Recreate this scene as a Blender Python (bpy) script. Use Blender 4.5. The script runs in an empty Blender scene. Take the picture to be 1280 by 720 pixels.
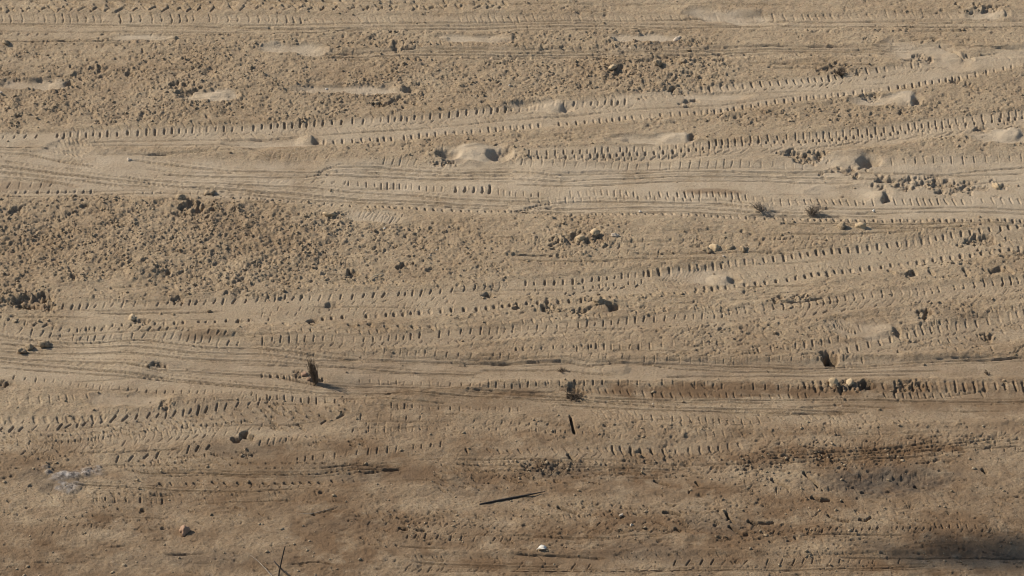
import bpy, math, random
import numpy as np
R = math.radians
rng = np.random.default_rng(11); random.seed(5)
sc = bpy.context.scene
# ------------------------------------------------------------ camera, sky, sun
TRX, TRY = -6.0, 13.90                    # crown of the unseen tree, added to shade the lower right corner
CH, TILT = 7.0, 30.0                      # camera height (m), angle below the horizon
HFOV = 17.1
cam = bpy.data.objects.new('camera', bpy.data.cameras.new('camera')); sc.collection.objects.link(cam)
cam.location = (0, 0, CH); cam.rotation_euler = (R(90 - TILT), 0, 0)
cam.data.sensor_width = 36; cam.data.lens = 18 / math.tan(R(HFOV / 2)); cam.data.clip_end = 2000; cam.data.clip_start = .1
sc.camera = cam
sc.cycles.pixel_filter_type = 'BLACKMAN_HARRIS'; sc.cycles.filter_width = 1.0
SUN_EL, SUN_AZ = 35.0, 24.0               # sun on the left, turned AZ degrees to the back
w = bpy.data.worlds.new('World'); sc.world = w; w.use_nodes = True
nt = w.node_tree; bg = nt.nodes['Background']
sky = nt.nodes.new('ShaderNodeTexSky'); sky.sky_type = 'NISHITA'; sky.sun_disc = False
sd = (-math.cos(R(SUN_EL)) * math.cos(R(SUN_AZ)), math.cos(R(SUN_EL)) * math.sin(R(SUN_AZ)), math.sin(R(SUN_EL)))
sky.sun_elevation = R(SUN_EL); sky.sun_rotation = math.atan2(sd[0], sd[1])
nt.links.new(sky.outputs[0], bg.inputs[0]); bg.inputs[1].default_value = 0.075
sl = bpy.data.lights.new('sun', 'SUN'); sl.energy = 3.4; sl.angle = R(.5); sl.color = (1, .912, .79)
so = bpy.data.objects.new('sun', sl); sc.collection.objects.link(so)
from mathutils import Vector, Matrix
so.rotation_euler = Vector(sd).to_track_quat('Z', 'Y').to_euler()
sc.view_settings.view_transform = 'Standard'; sc.view_settings.look = 'None'
sc.view_settings.exposure = 0.80; sc.view_settings.gamma = 1
# ------------------------------------------------------------ photo plane <-> ground
T2 = math.tan(R(HFOV / 2)); ct, st = math.cos(R(TILT)), math.sin(R(TILT))
def Y_of(py):
    v = (360 - np.asarray(py, float)) / 640 * T2
    return CH * (ct + v * st) / (st - v * ct)
def f_of(Y): return (Y * ct + CH * st) * T2 / 640      # metres per photo pixel at depth Y
def py_of(Y):
    v = (Y * st - CH * ct) / (Y * ct + CH * st)        # tan of the angle above the axis
    return 360 - v / T2 * 640
def G(px, py, z=0.0):
    Y = float(Y_of(py)); return Vector(((px - 640) * float(f_of(Y)), Y, z))
# ------------------------------------------------------------ ground grid
SX = .92; SY = .86
dpx = np.arange(-40, 1321, SX); dpy = np.arange(745, -23, -SY)
def grow(a, step, g, far):
    out = []; x = a; s = step
    while abs(x - a) < far: s *= g; x += s; out.append(x)
    return np.array(out)
colL = grow(dpx[0], -SX, 1.22, 30000)[::-1]; colR = grow(dpx[-1], SX, 1.22, 30000)
cols = np.concatenate([colL, dpx, colR]); c0 = len(colL)
Yd = Y_of(dpy)
rowN = grow(Yd[0], -(Yd[1] - Yd[0]), 1.22, 60)[::-1]; rowF = grow(Yd[-1], Yd[-1] - Yd[-2], 1.22, 220)
rows = np.concatenate([rowN, Yd, rowF]); r0 = len(rowN)
NR, NC = len(rows), len(cols); nr, nc = len(dpy), len(dpx)
FY = f_of(np.clip(rows, Yd[0], Yd[-1]))
X = (cols[None, :] - 640) * FY[:, None]; Y = np.repeat(rows[:, None], NC, 1)
print('ground grid', NR, NC)
# ---- value noise on ground coordinates
def vnoise(x, y, wl, seed, wy=None):
    g = np.random.default_rng(seed).random((256, 256)).astype(np.float32)
    u = x / wl + 1000.3; v = y / (wy or wl) + 1000.7
    iu = np.floor(u).astype(np.int64); iv = np.floor(v).astype(np.int64)
    fu = (u - iu).astype(np.float32); fv = (v - iv).astype(np.float32)
    fu = fu * fu * (3 - 2 * fu); fv = fv * fv * (3 - 2 * fv)
    a = g[iv & 255, iu & 255]; b = g[iv & 255, (iu + 1) & 255]; c = g[(iv + 1) & 255, iu & 255]; d = g[(iv + 1) & 255, (iu + 1) & 255]
    return (a + (b - a) * fu) * (1 - fv) + (c + (d - c) * fu) * fv - .5
PX = dpx[None, :].repeat(nr, 0); PY = dpy[:, None].repeat(nc, 1)
Xd = X[r0:r0 + nr, c0:c0 + nc]; Yg = Y[r0:r0 + nr, c0:c0 + nc]
MX = f_of(Yd)                                   # metres per px across, per row
MY = np.abs(np.gradient(Yd)) / SY               # metres per px in depth, per row
def ri(py): return (745 - py) / SY
def ci(px): return (px + 40) / SX
def grid(txt, cell):
    a = np.array([[int(ch) for ch in r.replace(' ', '')] for r in txt.strip().split('\n')], float)
    u = np.clip(PX / cell - .5 + 1.1 * vnoise(Xd, Yg, .12, 3) , 0, a.shape[1] - 1.001); v = np.clip(PY / cell - .5 + .9 * vnoise(Xd, Yg, .1, 4), 0, a.shape[0] - 1.001)
    i = v.astype(int); j = u.astype(int); fu = u - j; fv = v - i
    fu = fu * fu * (3 - 2 * fu); fv = fv * fv * (3 - 2 * fv)
    return (a[i, j] * (1 - fu) + a[i, j + 1] * fu) * (1 - fv) + (a[i + 1, j] * (1 - fu) + a[i + 1, j + 1] * fu) * fv
ROUGH = grid("""
11111111222222223322111111233322
33345555444455334446763244332222
66566776 7677777766688653 13211233
66666665 55422221 11124455 66555554
10000110 01234445 44311111 12313444
00000001 00000110 00000112 12343244
45666676 54222222 44310000 00000000
77777888 88875443 45532333 33212443
56666777 76543333 21111111 12222233
64222222 22222233 33333333 22113432
01000000 11121111 11112233 32223222
00000000 01100011 12111111 11111111
10122112 12111111 12222222 23433322
11111111 21111111 12222222 22222221
23221111 21111122 23333335 44443322
32222211 22211112 11222233 33332222
11111331 12223333 23333244 33322222
12211111 11111111 11122222 33223322
""", 40) / 9
ROUGH = np.clip((ROUGH * 1.25 - .20) * np.where(PY > 585, .5, 1.) * (1 + 1.1 * vnoise(Xd, Yg, .16, 5) + 1.1 * vnoise(Xd, Yg, .06, 6)), 0, 1.1)
DAMP = grid("""
11111111 11111111
22112211 11111111
11111111 11111111
22222111 11111111
21111111 11111111
11122333 33333333
12233555 43334555
33455666 55666765
56666665 66666567
""", 80) / 9
GREY = np.zeros((nr, nc), np.float32); DUST = np.zeros((nr, nc), np.float32)
H = np.zeros((nr, nc)); LIP = np.zeros((nr, nc)); PIT = np.zeros((nr, nc)); SMOOTH = np.zeros((nr, nc)); OWN = np.zeros((nr, nc), np.int32)
owners = [None]
def interp(pts): a = np.array(pts, float); return np.interp(dpx, a[:, 0], a[:, 1])
def sst(x): x = np.clip(x, 0, 1); return x * x * (3 - 2 * x)
edge_j = 5 * vnoise(Xd, Yg, .09, 8) + 3 * vnoise(Xd, Yg, .03, 9)
# ------------------------------------------------------------ tyre track beds
def band(top, bot, x0, x1, depth, smooth, label, dust=.15, berm=.004):
    t, b = interp(top), interp(bot); c = (t + b) / 2; hw = (b - t) / 2
    y0, y1 = t.min() - 30, b.max() + 30
    ra, rb = max(0, int(ri(y1))), min(nr, int(ri(y0)))
    sl_ = slice(ra, rb)
    v = (PY[sl_] + edge_j[sl_] * .5 - c[None]) / hw[None]
    win = (sst((PX[sl_] - x0) / 40) if x0 > 0 else 1) * (sst((x1 - PX[sl_]) / 40) if x1 < 1280 else 1)
    m = sst((1.2 - np.abs(v)) / .5) * win; depth = depth * .7
    H[sl_] -= depth * m
    H[sl_] += .7 * berm * np.exp(-((np.abs(v) - 1.3) / .22) ** 2) * win
    SMOOTH[sl_] = np.maximum(SMOOTH[sl_], smooth * m)
    DUST[sl_] = np.maximum(DUST[sl_], dust * m)
    owners.append(('tyre_track', label)); OWN[sl_][(m > .5)] = len(owners) - 1
band([(0, 17), (320, 20), (640, 18), (960, 14), (1280, 14)], [(0, 50), (320, 42), (640, 38), (960, 33), (1280, 33)], -99, 1400, .006, .7, 'far tyre track along the top of the picture')
band([(400, 60), (640, 58), (960, 54), (1280, 58)], [(400, 70), (640, 73), (960, 70), (1280, 70)], 420, 1400, .005, .7, 'narrow grooved tyre track with a row of curved caps')
band([(0, 180), (120, 186), (320, 200), (640, 200), (960, 198), (1280, 193)], [(0, 240), (100, 243), (320, 250), (640, 265), (960, 274), (1280, 277)], -99, 1400, .014, .96, 'broadest tyre track, ribbed with long parallel grooves', .55, .008)
band([(0, 165), (65, 165), (240, 157), (400, 149), (560, 139), (700, 126), (870, 108), (1040, 92), (1160, 74), (1280, 55)], [(0, 182), (240, 185), (402, 181), (540, 170), (700, 158), (865, 143), (1040, 122), (1180, 102), (1280, 80)], -99, 1400, .008, .9, 'tyre track climbing to the upper right between two rows of dark dots', .4)
band([(650, 186), (760, 184), (925, 178), (1055, 162), (1180, 147), (1280, 136)], [(650, 200), (925, 200), (1055, 190), (1180, 174), (1280, 160)], 640, 1400, .007, .85, 'tyre track with paired teeth joining the broad track from the right', .35)
band([(560, 358), (653, 347), (806, 334), (960, 318), (1062, 308), (1175, 292), (1280, 276)], [(560, 372), (700, 368), (860, 362), (1000, 350), (1128, 335), (1280, 316)], 600, 1400, .006, .8, 'tyre track with wedge-shaped lug marks rising to the right edge')
band([(60, 380), (172, 375), (294, 371), (437, 365), (570, 358)], [(60, 412), (220, 410), (402, 404), (560, 393), (645, 382)], 60, 640, .006, .75, 'short tyre track below the loose clods')
band([(320, 420), (446, 420), (560, 412), (720, 400), (880, 386), (1007, 374), (1139, 359), (1280, 345)], [(320, 436), (460, 436), (640, 424), (800, 410), (900, 404), (1007, 396), (1139, 380), (1280, 366)], 330, 1400, .005, .7, 'curving tyre track with comb-like arc marks')
band([(0, 403), (66, 412), (230, 415), (320, 428), (560, 446), (760, 450), (960, 449), (1280, 444)], [(0, 474), (103, 486), (250, 494), (399, 505), (626, 474), (850, 474), (1000, 472), (1280, 470)], -99, 1400, .012, .92, 'wide grooved tyre track across the middle of the picture', .3, .007)
band([(500, 478), (740, 482), (960, 488), (1280, 488)], [(500, 512), (626, 515), (850, 528), (1000, 532), (1280, 522)], 520, 1400, .008, .75, 'browner grooved tyre track below the wide one', .05)
band([(1000, 425), (1080, 424), (1160, 407), (1280, 385)], [(1000, 440), (1120, 440), (1200, 436), (1280, 425)], 1000, 1400, .005, .6, 'tyre track with dark slashes at the right edge')
band([(0, 515), (130, 518), (311, 498), (340, 500)], [(0, 568), (170, 558), (280, 550), (340, 544)], -99, 430, .006, .6, 'herringbone tyre track at the lower left')
band([(140, 566), (274, 553), (440, 562), (640, 568)], [(140, 605), (300, 606), (480, 604), (640, 604)], 140, 640, .005, .5, 'tyre track with chains of small holes, lower left', 0)
band([(640, 556), (765, 555), (935, 548)], [(640, 600), (800, 606), (960, 600)], 570, 950, .005, .5, 'tyre track with big curved lugs, lower middle', .1)
band([(0, 694), (1280, 690)], [(0, 716), (1280, 712)], 500, 1400, .006, .5, 'faint tyre track with slanted ticks along the bottom', 0)
# ------------------------------------------------------------ grooves
def groove(pts, d=.004, wpx=1.0):
    a = np.array(pts, float); yc = interp(pts)
    x0, x1 = a[0, 0], a[-1, 0]; ca, cb = max(0, int(ci(x0 - 4))), min(nc, int(ci(x1 + 4)))
    ra, rb = max(0, int(ri(a[:, 1].max() + 7))), min(nr, int(ri(a[:, 1].min() - 7)))
    px, py = PX[ra:rb, ca:cb], PY[ra:rb, ca:cb]
    jj = .9 * vnoise(Xd[ra:rb, ca:cb], Yg[ra:rb, ca:cb] * 0, .2, int(x0 + 7 * a[0, 1]) % 977 + 20) + .6 * vnoise(Xd[ra:rb, ca:cb], Yg[ra:rb, ca:cb] * 0, .03, int(a[0, 1]) + 3)
    v = (py - yc[None, ca:cb] - jj) / wpx
    am = .65 + .6 * sst(.5 + 1.6 * vnoise(px, py * 0, 26, int(x0 + a[0, 1]) % 911 + 7) + .3 * vnoise(px, py, 5, 77))
    prof = np.where(v < 0, np.exp(-(v * 2.6) ** 2), np.exp(-(v * 1.1) ** 2))     # steep far wall, soft near wall
    win = sst((px - x0) / 14 + .2) * sst((x1 - px) / 14 + .2)
    PIT[ra:rb, ca:cb] = np.maximum(PIT[ra:rb, ca:cb], d * am * prof * win)
GR = [
 # top
 ([(-70,27),(0,28),(80,29),(160,31),(240,33),(320,35),(480,37)],.006),([(-70,37),(50,38),(150,39),(320,41),(420,42)],.003),([(-70,51),(80,50),(140,50),(320,41)],.006),
 ([(250,33),(400,31),(640,26),(760,24),(880,22),(960,23),(1040,25),(1300,24)],.004),([(300,37),(420,36),(640,29),(740,28),(850,28),(960,30)],.004),
 ([(400,40),(560,36),(640,33),(740,31),(840,33),(960,29),(1080,31),(1200,33),(1350,31)],.005),([(640,37),(760,35),(880,36)],.003),([(1080,24),(1160,28),(1280,25)],.004),([(1130,38),(1200,38),(1250,36)],.003),
 ([(-70,0),(300,1),(640,6),(800,4),(1000,4)],.003),
 ([(420,66),(520,60),(640,61),(690,58),(800,60),(960,55),(1060,57)],.004),([(400,68),(520,63),(640,66),(690,62),(800,63),(960,59),(1060,60),(1150,58)],.006),([(400,72),(520,67),(640,69),(700,66),(860,66),(960,62),(1140,62)],.006),([(560,71),(640,72),(700,69),(860,69)],.005),
 ([(960,77),(1040,80),(1100,80)],.004),([(960,82),(1030,84)],.003),([(1080,52),(1280,60)],.003),
 # narrow climbing track
 ([(110,178),(240,173),(330,172),(420,166),(540,158),(640,149),(760,139)],.003),([(100,182),(260,180),(340,176)],.004),([(640,150),(800,136),(900,130),(1000,118)],.002),
 ([(120,191),(200,192),(330,186)],.003),
 # broad track, left
 ([(-70,179),(0,182),(60,184),(110,190)],.004),([(-70,187),(0,189),(40,191),(80,199),(120,206)],.006),([(-70,201),(0,204),(60,211),(120,219),(180,225),(230,232),(300,236)],.008),
 ([(-70,207),(0,211),(30,214),(80,220),(150,229),(200,232)],.007),([(-70,215),(0,218),(50,221),(95,229)],.006),([(0,198),(60,205),(110,210)],.003),
 ([(165,197),(190,200),(260,208),(300,211),(380,213),(395,213),(415,208),(470,207),(530,211),(570,214),(640,213)],.006),
 ([(205,215),(260,218),(320,220),(380,220),(400,216),(480,218),(540,221),(640,222)],.007),([(155,217),(180,222),(240,226),(320,230),(370,232),(440,237),(520,241),(560,245),(640,249),(690,250)],.007),
 ([(240,231),(320,237),(380,241),(450,246),(540,250),(640,255)],.007),([(260,236),(320,242),(380,248),(480,251),(560,255),(640,259)],.006),([(390,213),(430,212),(480,214),(560,217),(640,217)],.004),
 ([(0,245),(60,243),(200,240),(300,243)],.004),([(0,238),(90,237),(200,236)],.003),([(60,196),(110,200)],.003),([(180,208),(230,213),(300,214)],.003),
 # broad track, middle and right
 ([(640,213),(690,219),(740,217),(850,213),(960,214),(1060,213)],.006),([(640,222),(700,226),(760,223),(850,220),(960,219),(1060,222)],.007),([(640,229),(700,232),(760,230),(850,226),(960,225),(1070,228)],.005),([(700,216),(760,213),(850,209),(960,209)],.003),
 ([(655,257),(690,251),(740,250),(850,254),(900,254),(960,263),(1010,266)],.007),([(640,262),(672,256),(700,258),(780,259),(880,260),(960,268),(1060,268)],.007),([(640,264),(680,262),(740,265),(860,266),(960,270),(1100,269)],.006),
 ([(1020,259),(1100,260),(1180,258),(1280,259),(1350,258)],.005),([(1020,264),(1100,265),(1180,263),(1280,264),(1350,264)],.004),([(1060,215),(1120,217),(1180,216),(1280,208),(1350,206)],.004),([(1060,222),(1140,226),(1170,218),(1280,216)],.004),([(1120,228),(1180,230),(1280,224)],.003),
 # below it
 ([(978,281),(1060,281),(1200,279),(1280,278)],.006),([(1090,286),(1160,286),(1210,284),(1220,286)],.006),([(960,294),(1040,294),(1140,290)],.005),([(960,300),(1040,301)],.003),([(640,319),(690,319)],.006),([(790,317),(820,318),(960,315)],.005),([(640,325),(730,326),(800,323),(900,324)],.004),([(780,304),(860,303)],.003),([(960,316),(990,317)],.004),
 ([(560,364),(640,361),(760,360)],.002),([(920,356),(960,356),(1010,357)],.005),([(960,375),(1000,376),(1030,372)],.006),([(120,392),(230,391),(280,389)],.004),([(90,388),(130,389),(230,386)],.003),([(380,383),(440,383),(520,384)],.003),
 ([(10,396),(120,398)],.003),([(-70,390),(0,391),(70,393)],.002),
 # middle wide track
 ([(-70,407),(0,415),(60,424),(100,426),(180,425),(260,434),(320,435),(380,441),(430,446),(560,449),(640,450)],.007),([(-70,420),(0,425),(60,430),(170,432),(240,440),(320,441),(390,449),(450,448)],.006),
 ([(-70,433),(60,438),(160,440),(230,447),(320,450),(400,455),(520,463),(600,465)],.006),([(-70,440),(0,444),(90,449),(160,455),(200,462),(250,464),(320,467),(350,470),(400,480),(520,483),(640,487)],.007),
 ([(-70,445),(0,449),(50,453),(110,459),(180,468),(240,475),(320,482),(400,490),(500,491),(640,496),(720,498),(800,499),(960,502)],.007),([(-70,453),(0,457),(60,461),(150,469),(200,473),(320,485),(380,492)],.005),
 ([(300,454),(400,457),(500,456)],.004),([(60,418),(150,416),(230,413)],.003),
 ([(560,450),(640,451),(700,449),(740,455),(780,452),(900,455),(1000,457),(1100,453),(1280,444)],.007),([(600,458),(700,460),(770,467)],.004),([(800,454),(850,460),(960,462),(1040,462),(1180,461)],.005),([(830,470),(900,468),(1000,467),(1140,466)],.004),
 ([(580,487),(700,494),(760,500),(850,508),(960,510),(1080,514)],.006),([(700,504),(780,509),(860,512),(960,515),(1060,515)],.006),([(740,494),(850,498),(960,499),(1100,498),(1240,501),(1350,499)],.006),([(620,488),(700,487)],.006),([(1000,508),(1050,505),(1120,509)],.004),([(1170,512),(1260,513)],.003),
 ([(420,499),(480,500),(560,504)],.003),
 # lower part
 ([(80,564),(130,566),(230,560)],.004),([(170,590),(240,588),(300,591),(400,589),(440,584),(505,583)],.008),([(400,582),(440,578),(490,580)],.009),([(455,588),(480,584),(505,584)],.014),([(90,606),(180,609),(250,611),(270,613)],.006),([(230,611),(320,613),(370,608)],.004),
 ([(570,571),(660,572),(740,577)],.005),([(570,577),(640,580),(720,583),(860,583)],.006),([(580,585),(680,586),(800,590)],.004),([(700,572),(860,577),(950,578)],.004),
 ([(370,639),(395,640),(420,633)],.004),([(515,700),(560,703),(640,706),(700,706)],.006),([(640,691),(700,694),(760,697)],.006),([(500,681),(560,684)],.005),([(640,668),(700,672),(770,672)],.005),
 ([(640,713),(760,714),(900,711),(1050,709),(1160,706)],.007),([(1000,668),(1060,668),(1130,669)],.006),([(960,574),(1050,572),(1160,559),(1250,548)],.006),([(960,566),(1100,567),(1190,562),(1280,558)],.005),([(970,571),(1080,564),(1180,552)],.006),
 ([(210,693),(250,692)],.005),([(130,683),(160,680)],.004),([(205,692),(260,692)],.005),([(960,580),(1060,576),(1180,570)],.006),([(360,705),(400,702),(420,706)],.006),([(1050,695),(1170,696),(1290,692)],.006),
]
for pts, d in GR: groove(pts, d * 3.1, .8)
for pts, d in GR:
    if d >= .006 and len(pts) > 3:
        for o in (-3.1, 3.2): groove([(x + 9, y + o) for x, y in pts], d * .9, .7)
EG = np.random.default_rng(77)
for _ in range(230):      # short faint scrapes left by dragging lugs, nearly along the tracks
    x_, y_ = EG.uniform(0, 1180), EG.uniform(2, 715); L_ = EG.uniform(30, 130); t_ = EG.normal(-.03, .03)
    groove([(x_, y_), (x_ + L_ * .5, y_ + L_ * t_ * .5 + EG.normal(0, .6)), (x_ + L_, y_ + L_ * t_)], EG.uniform(.002, .0075), .7)
# ------------------------------------------------------------ lug marks
def mark(x0, y0, x1, y1, wpx, d, asym=1.7):
    """a pit along the segment (photo px); steep on the sun side, ramping up on the other"""
    wpx *= .70; d *= .74
    m = wpx * 5.5
    ca, cb = int(ci(min(x0, x1) - m)), int(ci(max(x0, x1) + m)) + 1; ra, rb = int(ri(max(y0, y1) + m * .6)), int(ri(min(y0, y1) - m * .6)) + 1
    if ca < 0 or ra < 0 or cb > nc or rb > nr: return
    px, py = PX[ra:rb, ca:cb], PY[ra:rb, ca:cb]
    k = 1.9
    dx, dy = x1 - x0, (y1 - y0) * k
    L2 = dx * dx + dy * dy + 1e-6
    t = np.clip(((px - x0) * dx + (py - y0) * k * dy) / L2, 0, 1)
    ex = px - (x0 + t * dx); ey = (py - y0) * k - t * dy
    lp = np.exp(-((ex - wpx * 2.1) / (wpx * .8)) ** 2) * np.exp(-(ey / (wpx * 1.6)) ** 2)
    LIP[ra:rb, ca:cb] = np.maximum(LIP[ra:rb, ca:cb], (.24 * d if d < .013 else 0) * lp)
    ex = np.where(ex > 0, ex / asym, ex); ey = np.where(ey > 0, ey / 2.1, ey / 1.5)
    q = np.sqrt(ex * ex + ey * ey) / wpx
    PIT[ra:rb, ca:cb] = np.maximum(PIT[ra:rb, ca:cb], d * sst(1.25 - q))
def row(pts, pitch, h=3.5, s=0, w=1.5, d=.008, jit=.16, drop=.06, curve=0):
    a = np.array(pts, float); seg = np.hypot(np.diff(a[:, 0]), np.diff(a[:, 1])); cum = np.concatenate([[0], np.cumsum(seg)])
    t = random.random() * pitch; ph = random.random() * 6
    if h < 2 and abs(s) < 4: d *= 1.45; w *= 1.25
    if abs(s) >= 6 and pitch > 7: d *= 1.5; w *= 1.15
    while t < cum[-1]:
        x = np.interp(t, cum, a[:, 0]); y = np.interp(t, cum, a[:, 1])
        am = max(.25, .80 + .22 * math.sin(x / 37 + ph) + .14 * math.sin(x / 11.3 + 2 * ph) + random.uniform(-.22, .22))
        if random.random() > drop * .6:
            hh = .86 * h * random.uniform(.6, 1.2); ss = s * random.uniform(.6, 1.4) + random.uniform(-.5, .5); yy = y + random.uniform(-.6, .6)
            if curve:
                mark(x - ss / 2, yy - hh, x + curve, yy, w * .9, d * am); mark(x + curve, yy, x + ss / 2, yy + hh, w, d * am)
            else: mark(x - ss / 2, yy - hh, x + ss / 2, yy + hh, w * random.uniform(.8, 1.2), d * am)
        t += pitch * (1 + .18 * math.sin(x / 21)) * random.uniform(1 - jit, 1 + jit)
def dashes(x0, y0, x1, y1, n, dx, dy, w=1.1, d=.007):
    n = int(n * 1.5); d *= 1.5
    for _ in range(n):
        x, y = random.uniform(x0, x1), random.uniform(y0, y1); q = random.uniform(.5, 1.2)
        mark(x, y, x + dx * q, y + dy * q, w * random.uniform(.7, 1.2), d * random.uniform(.5, 1.2), 1.5)
# far rows
row([(-38,2),(330,4),(420,3)],19,2.4,14,1.9,.016); row([(-38,8),(420,7)],19,1.5,9,1.5,.009); row([(-60,12),(420,11),(640,7)],17,2.7,8,1.5,.011); row([(-60,13),(420,12),(640,8)],17,2.7,-7,1.5,.010); row([(380,3),(640,4)],17,2.4,8,1.4,.010)
row([(-38,22),(320,24),(380,26)],11.5,4.6,1,1.4,.009,curve=1.5); row([(330,27),(450,26),(520,24),(640,22),(760,21),(960,19)],10,2.6,3,1.2,.006); row([(960,18),(1090,18)],11,2.8,3,1.5,.008); row([(1100,15),(1160,15)],12,5,4,1.2,.005); row([(1090,18),(1340,17)],11,2.5,3,1.2,.004)
row([(640,56),(720,58),(830,58)],11,2,3,1.3,.007); row([(470,55),(640,54)],11,1.8,2,1.1,.004); row([(20,71),(130,71),(300,71)],20,1.3,6,1.5,.007); row([(560,69),(700,70),(842,68),(960,67),(1110,67)],19,1.3,7,1.5,.010,.08,.02); row([(1200,52),(1330,50)],11,2,2,1.3,.005); row([(1230,70),(1340,74)],14,2,6,1.2,.006)
# climbing track
T1 = [(65,169),(160,166),(240,161),(320,157),(400,152),(500,147),(560,142),(640,135),(700,129),(790,126)]
row(T1,10.5,2.9,-.6,1.75,.013); row([(x+3,y+6) for x,y in T1],11,1.5,-5,1.0,.005)
row([(870,111),(960,103),(1040,96),(1090,86),(1150,79)],9.8,2.7,2,1.7,.013); row([(875,116),(960,110),(1040,103),(1150,86),(1190,80)],10,1.6,-4,1.0,.007); row([(-60,172),(10,170),(50,169)],13,2.2,-2,1.4,.009); row([(800,123),(870,114)],11,1.8,3,1.2,.006)
row([(400,178),(435,175),(505,171),(540,167),(640,159),(740,152),(820,144),(910,136),(970,127),(1062,116),(1123,108),(1180,99),(1235,89),(1280,80),(1340,70)],10,2.8,.8,1.75,.013)
row([(190,186),(330,188)],12,2.2,-5,.9,.004); row([(330,194),(410,196)],12,4,-3,.9,.005); row([(140,186),(190,189)],9,1.5,-4,.9,.003)
# paired teeth track
T3 = [(655,193),(735,190),(800,186),(880,182),(960,173),(1030,169),(1080,165),(1127,160),(1158,156),(1200,150),(1240,145),(1280,140),(1340,133)]
row(T3[:4],9.5,3,0,1.4,.010); row(T3[3:],9.7,3.4,.8,1.45,.012,.1,.02); row([(x+1.5,y+5.3) for x,y in T3],9.7,1.2,0,1.5,.011,.1,.04)
row([(900,192),(1000,188),(1060,180),(1150,171),(1280,158)],13,2.5,-12,1.2,.005); row([(640,198),(760,198),(900,192)],11,1.6,-6,1.0,.005)
row([(645,203),(750,206),(880,205),(935,205)],12,4.2,-1.5,.95,.006); row([(1060,204),(1107,203),(1187,200),(1280,197),(1340,196)],13.5,3.9,1,1.0,.008); row([(475,200),(520,201)],12,4,-3,.9,.006); row([(935,205),(1010,207)],12,3.2,0,1,.005)
# broad track lugs
row([(320,224),(433,226)],12,1.6,-3,1,.004); row([(433,227),(503,229),(558,234)],9.5,3.2,0,1.3,.009); row([(560,234),(612,234)],10.3,4.3,-1,2.1,.015,.06,0,curve=1); row([(615,236),(645,240),(675,242)],9.5,3.2,0,1.2,.007)
row([(706,242),(748,240),(800,243),(850,244),(902,243),(951,249),(980,252)],9.6,3.7,1.5,1.35,.010,.1,.03); row([(985,252),(1035,250),(1092,252)],10.3,3.4,2.5,1.3,.010); row([(1115,251),(1185,251),(1280,248),(1340,247)],10.6,3.4,3.5,1.35,.010,.1,.02)
row([(-60,228),(10,228),(65,227)],12,3.6,-3,1.3,.006); row([(-60,238),(0,237),(120,236)],11,1.5,-2,1.4,.008); row([(0,249),(140,251)],11,2,-4,1.1,.005); row([(160,237),(230,240),(330,248),(430,255)],10,1.6,-1,1.2,.006)
row([(430,255),(505,258),(630,262),(737,268),(860,270),(1001,275),(1130,275),(1280,275),(1340,275)],10,1.1,.8,1.55,.012,.1,.03)
# middle
T4 = [(653,352),(700,350),(755,344),(806,339)]
row(T4,10.8,2.4,-.5,1.7,.012); row([(806,339),(865,333),(960,324),(1062,313),(1175,297),(1280,281),(1340,272)],11,2.7,1.2,2.1,.016,.12,.04); row([(1080,318),(1175,303),(1250,291)],10.5,1.4,-4,1,.006)
row([(860,358),(905,356),(991,346),(1054,339),(1105,332),(1158,325),(1220,318),(1280,309),(1340,301)],11.5,1.5,.8,1.9,.012); row([(1090,340),(1150,341),(1280,338)],24,3.5,7,2.2,.012); row([(1100,350),(1200,346),(1280,338)],20,1.5,5,1.6,.010); row([(680,328),(850,330)],11,1.4,0,1.3,.003)
row([(650,300),(720,303)],10,2,0,1.6,.004); row([(960,300),(1100,299)],12,1.6,0,1.3,.004)
row([(68,384),(172,380),(294,376),(360,372),(437,370),(516,365),(570,361)],11.5,3.1,-2.2,1.6,.010); row([(380,358),(450,352),(560,354)],20,1.8,5,1.6,.009); row([(570,360),(640,354)],11,4,-1,1.3,.009,curve=1.5)
row([(85,412),(150,407),(219,405),(299,401),(345,400)],12,1.4,-.5,1.5,.008); row([(400,398),(453,395),(531,389),(600,384),(658,378),(742,373)],12.3,1.3,0,1.9,.012); row([(742,373),(830,365),(900,360)],12,1.2,2,1.7,.010); row([(335,407),(442,408),(560,410)],22,1.8,5,2.2,.013)
row([(-60,396),(0,405),(55,415),(80,419),(208,420),(303,430)],11.2,3.5,-3,1.3,.007)
T6 = [(320,428),(385,425),(457,425),(499,421),(580,414),(642,411),(733,404),(802,397),(883,392)]
row(T6,11.6,3.8,-.8,1.3,.009,.1,.03); row([(883,392),(938,384),(975,381),(1029,377),(1088,369),(1161,363),(1230,354),(1340,342)],10.8,4,1.6,1.5,.010,.1,.03,curve=1.5)
row([(325,432),(460,431),(560,424),(640,419),(720,412),(800,407)],11.8,2.2,-4,1,.006); row([(1000,386),(1100,378),(1200,368),(1280,362)],10,2.5,-5,1,.004)
row([(440,437),(516,440),(640,444),(742,444),(790,446)],12.4,3,-1.2,1,.006); row([(715,437),(745,433),(790,434),(850,428),(900,425)],12,3.6,0,1.3,.008); row([(795,449),(900,450),(975,446),(1060,445)],12,3,0,1,.006); row([(640,436),(750,432)],11.5,1.1,0,1.4,.007)
row([(940,436),(1000,431),(1041,423),(1068,418)],13,3.4,1,1.8,.011); row([(1050,438),(1080,430),(1120,422),(1160,413),(1201,406),(1242,399),(1280,391),(1340,380)],11.5,4,1.8,1.7,.012,.1,.03); row([(1120,414),(1160,407),(1190,400)],10,2,2,1.4,.008); row([(1190,436),(1250,434)],12,3,2,1.3,.008)
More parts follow.
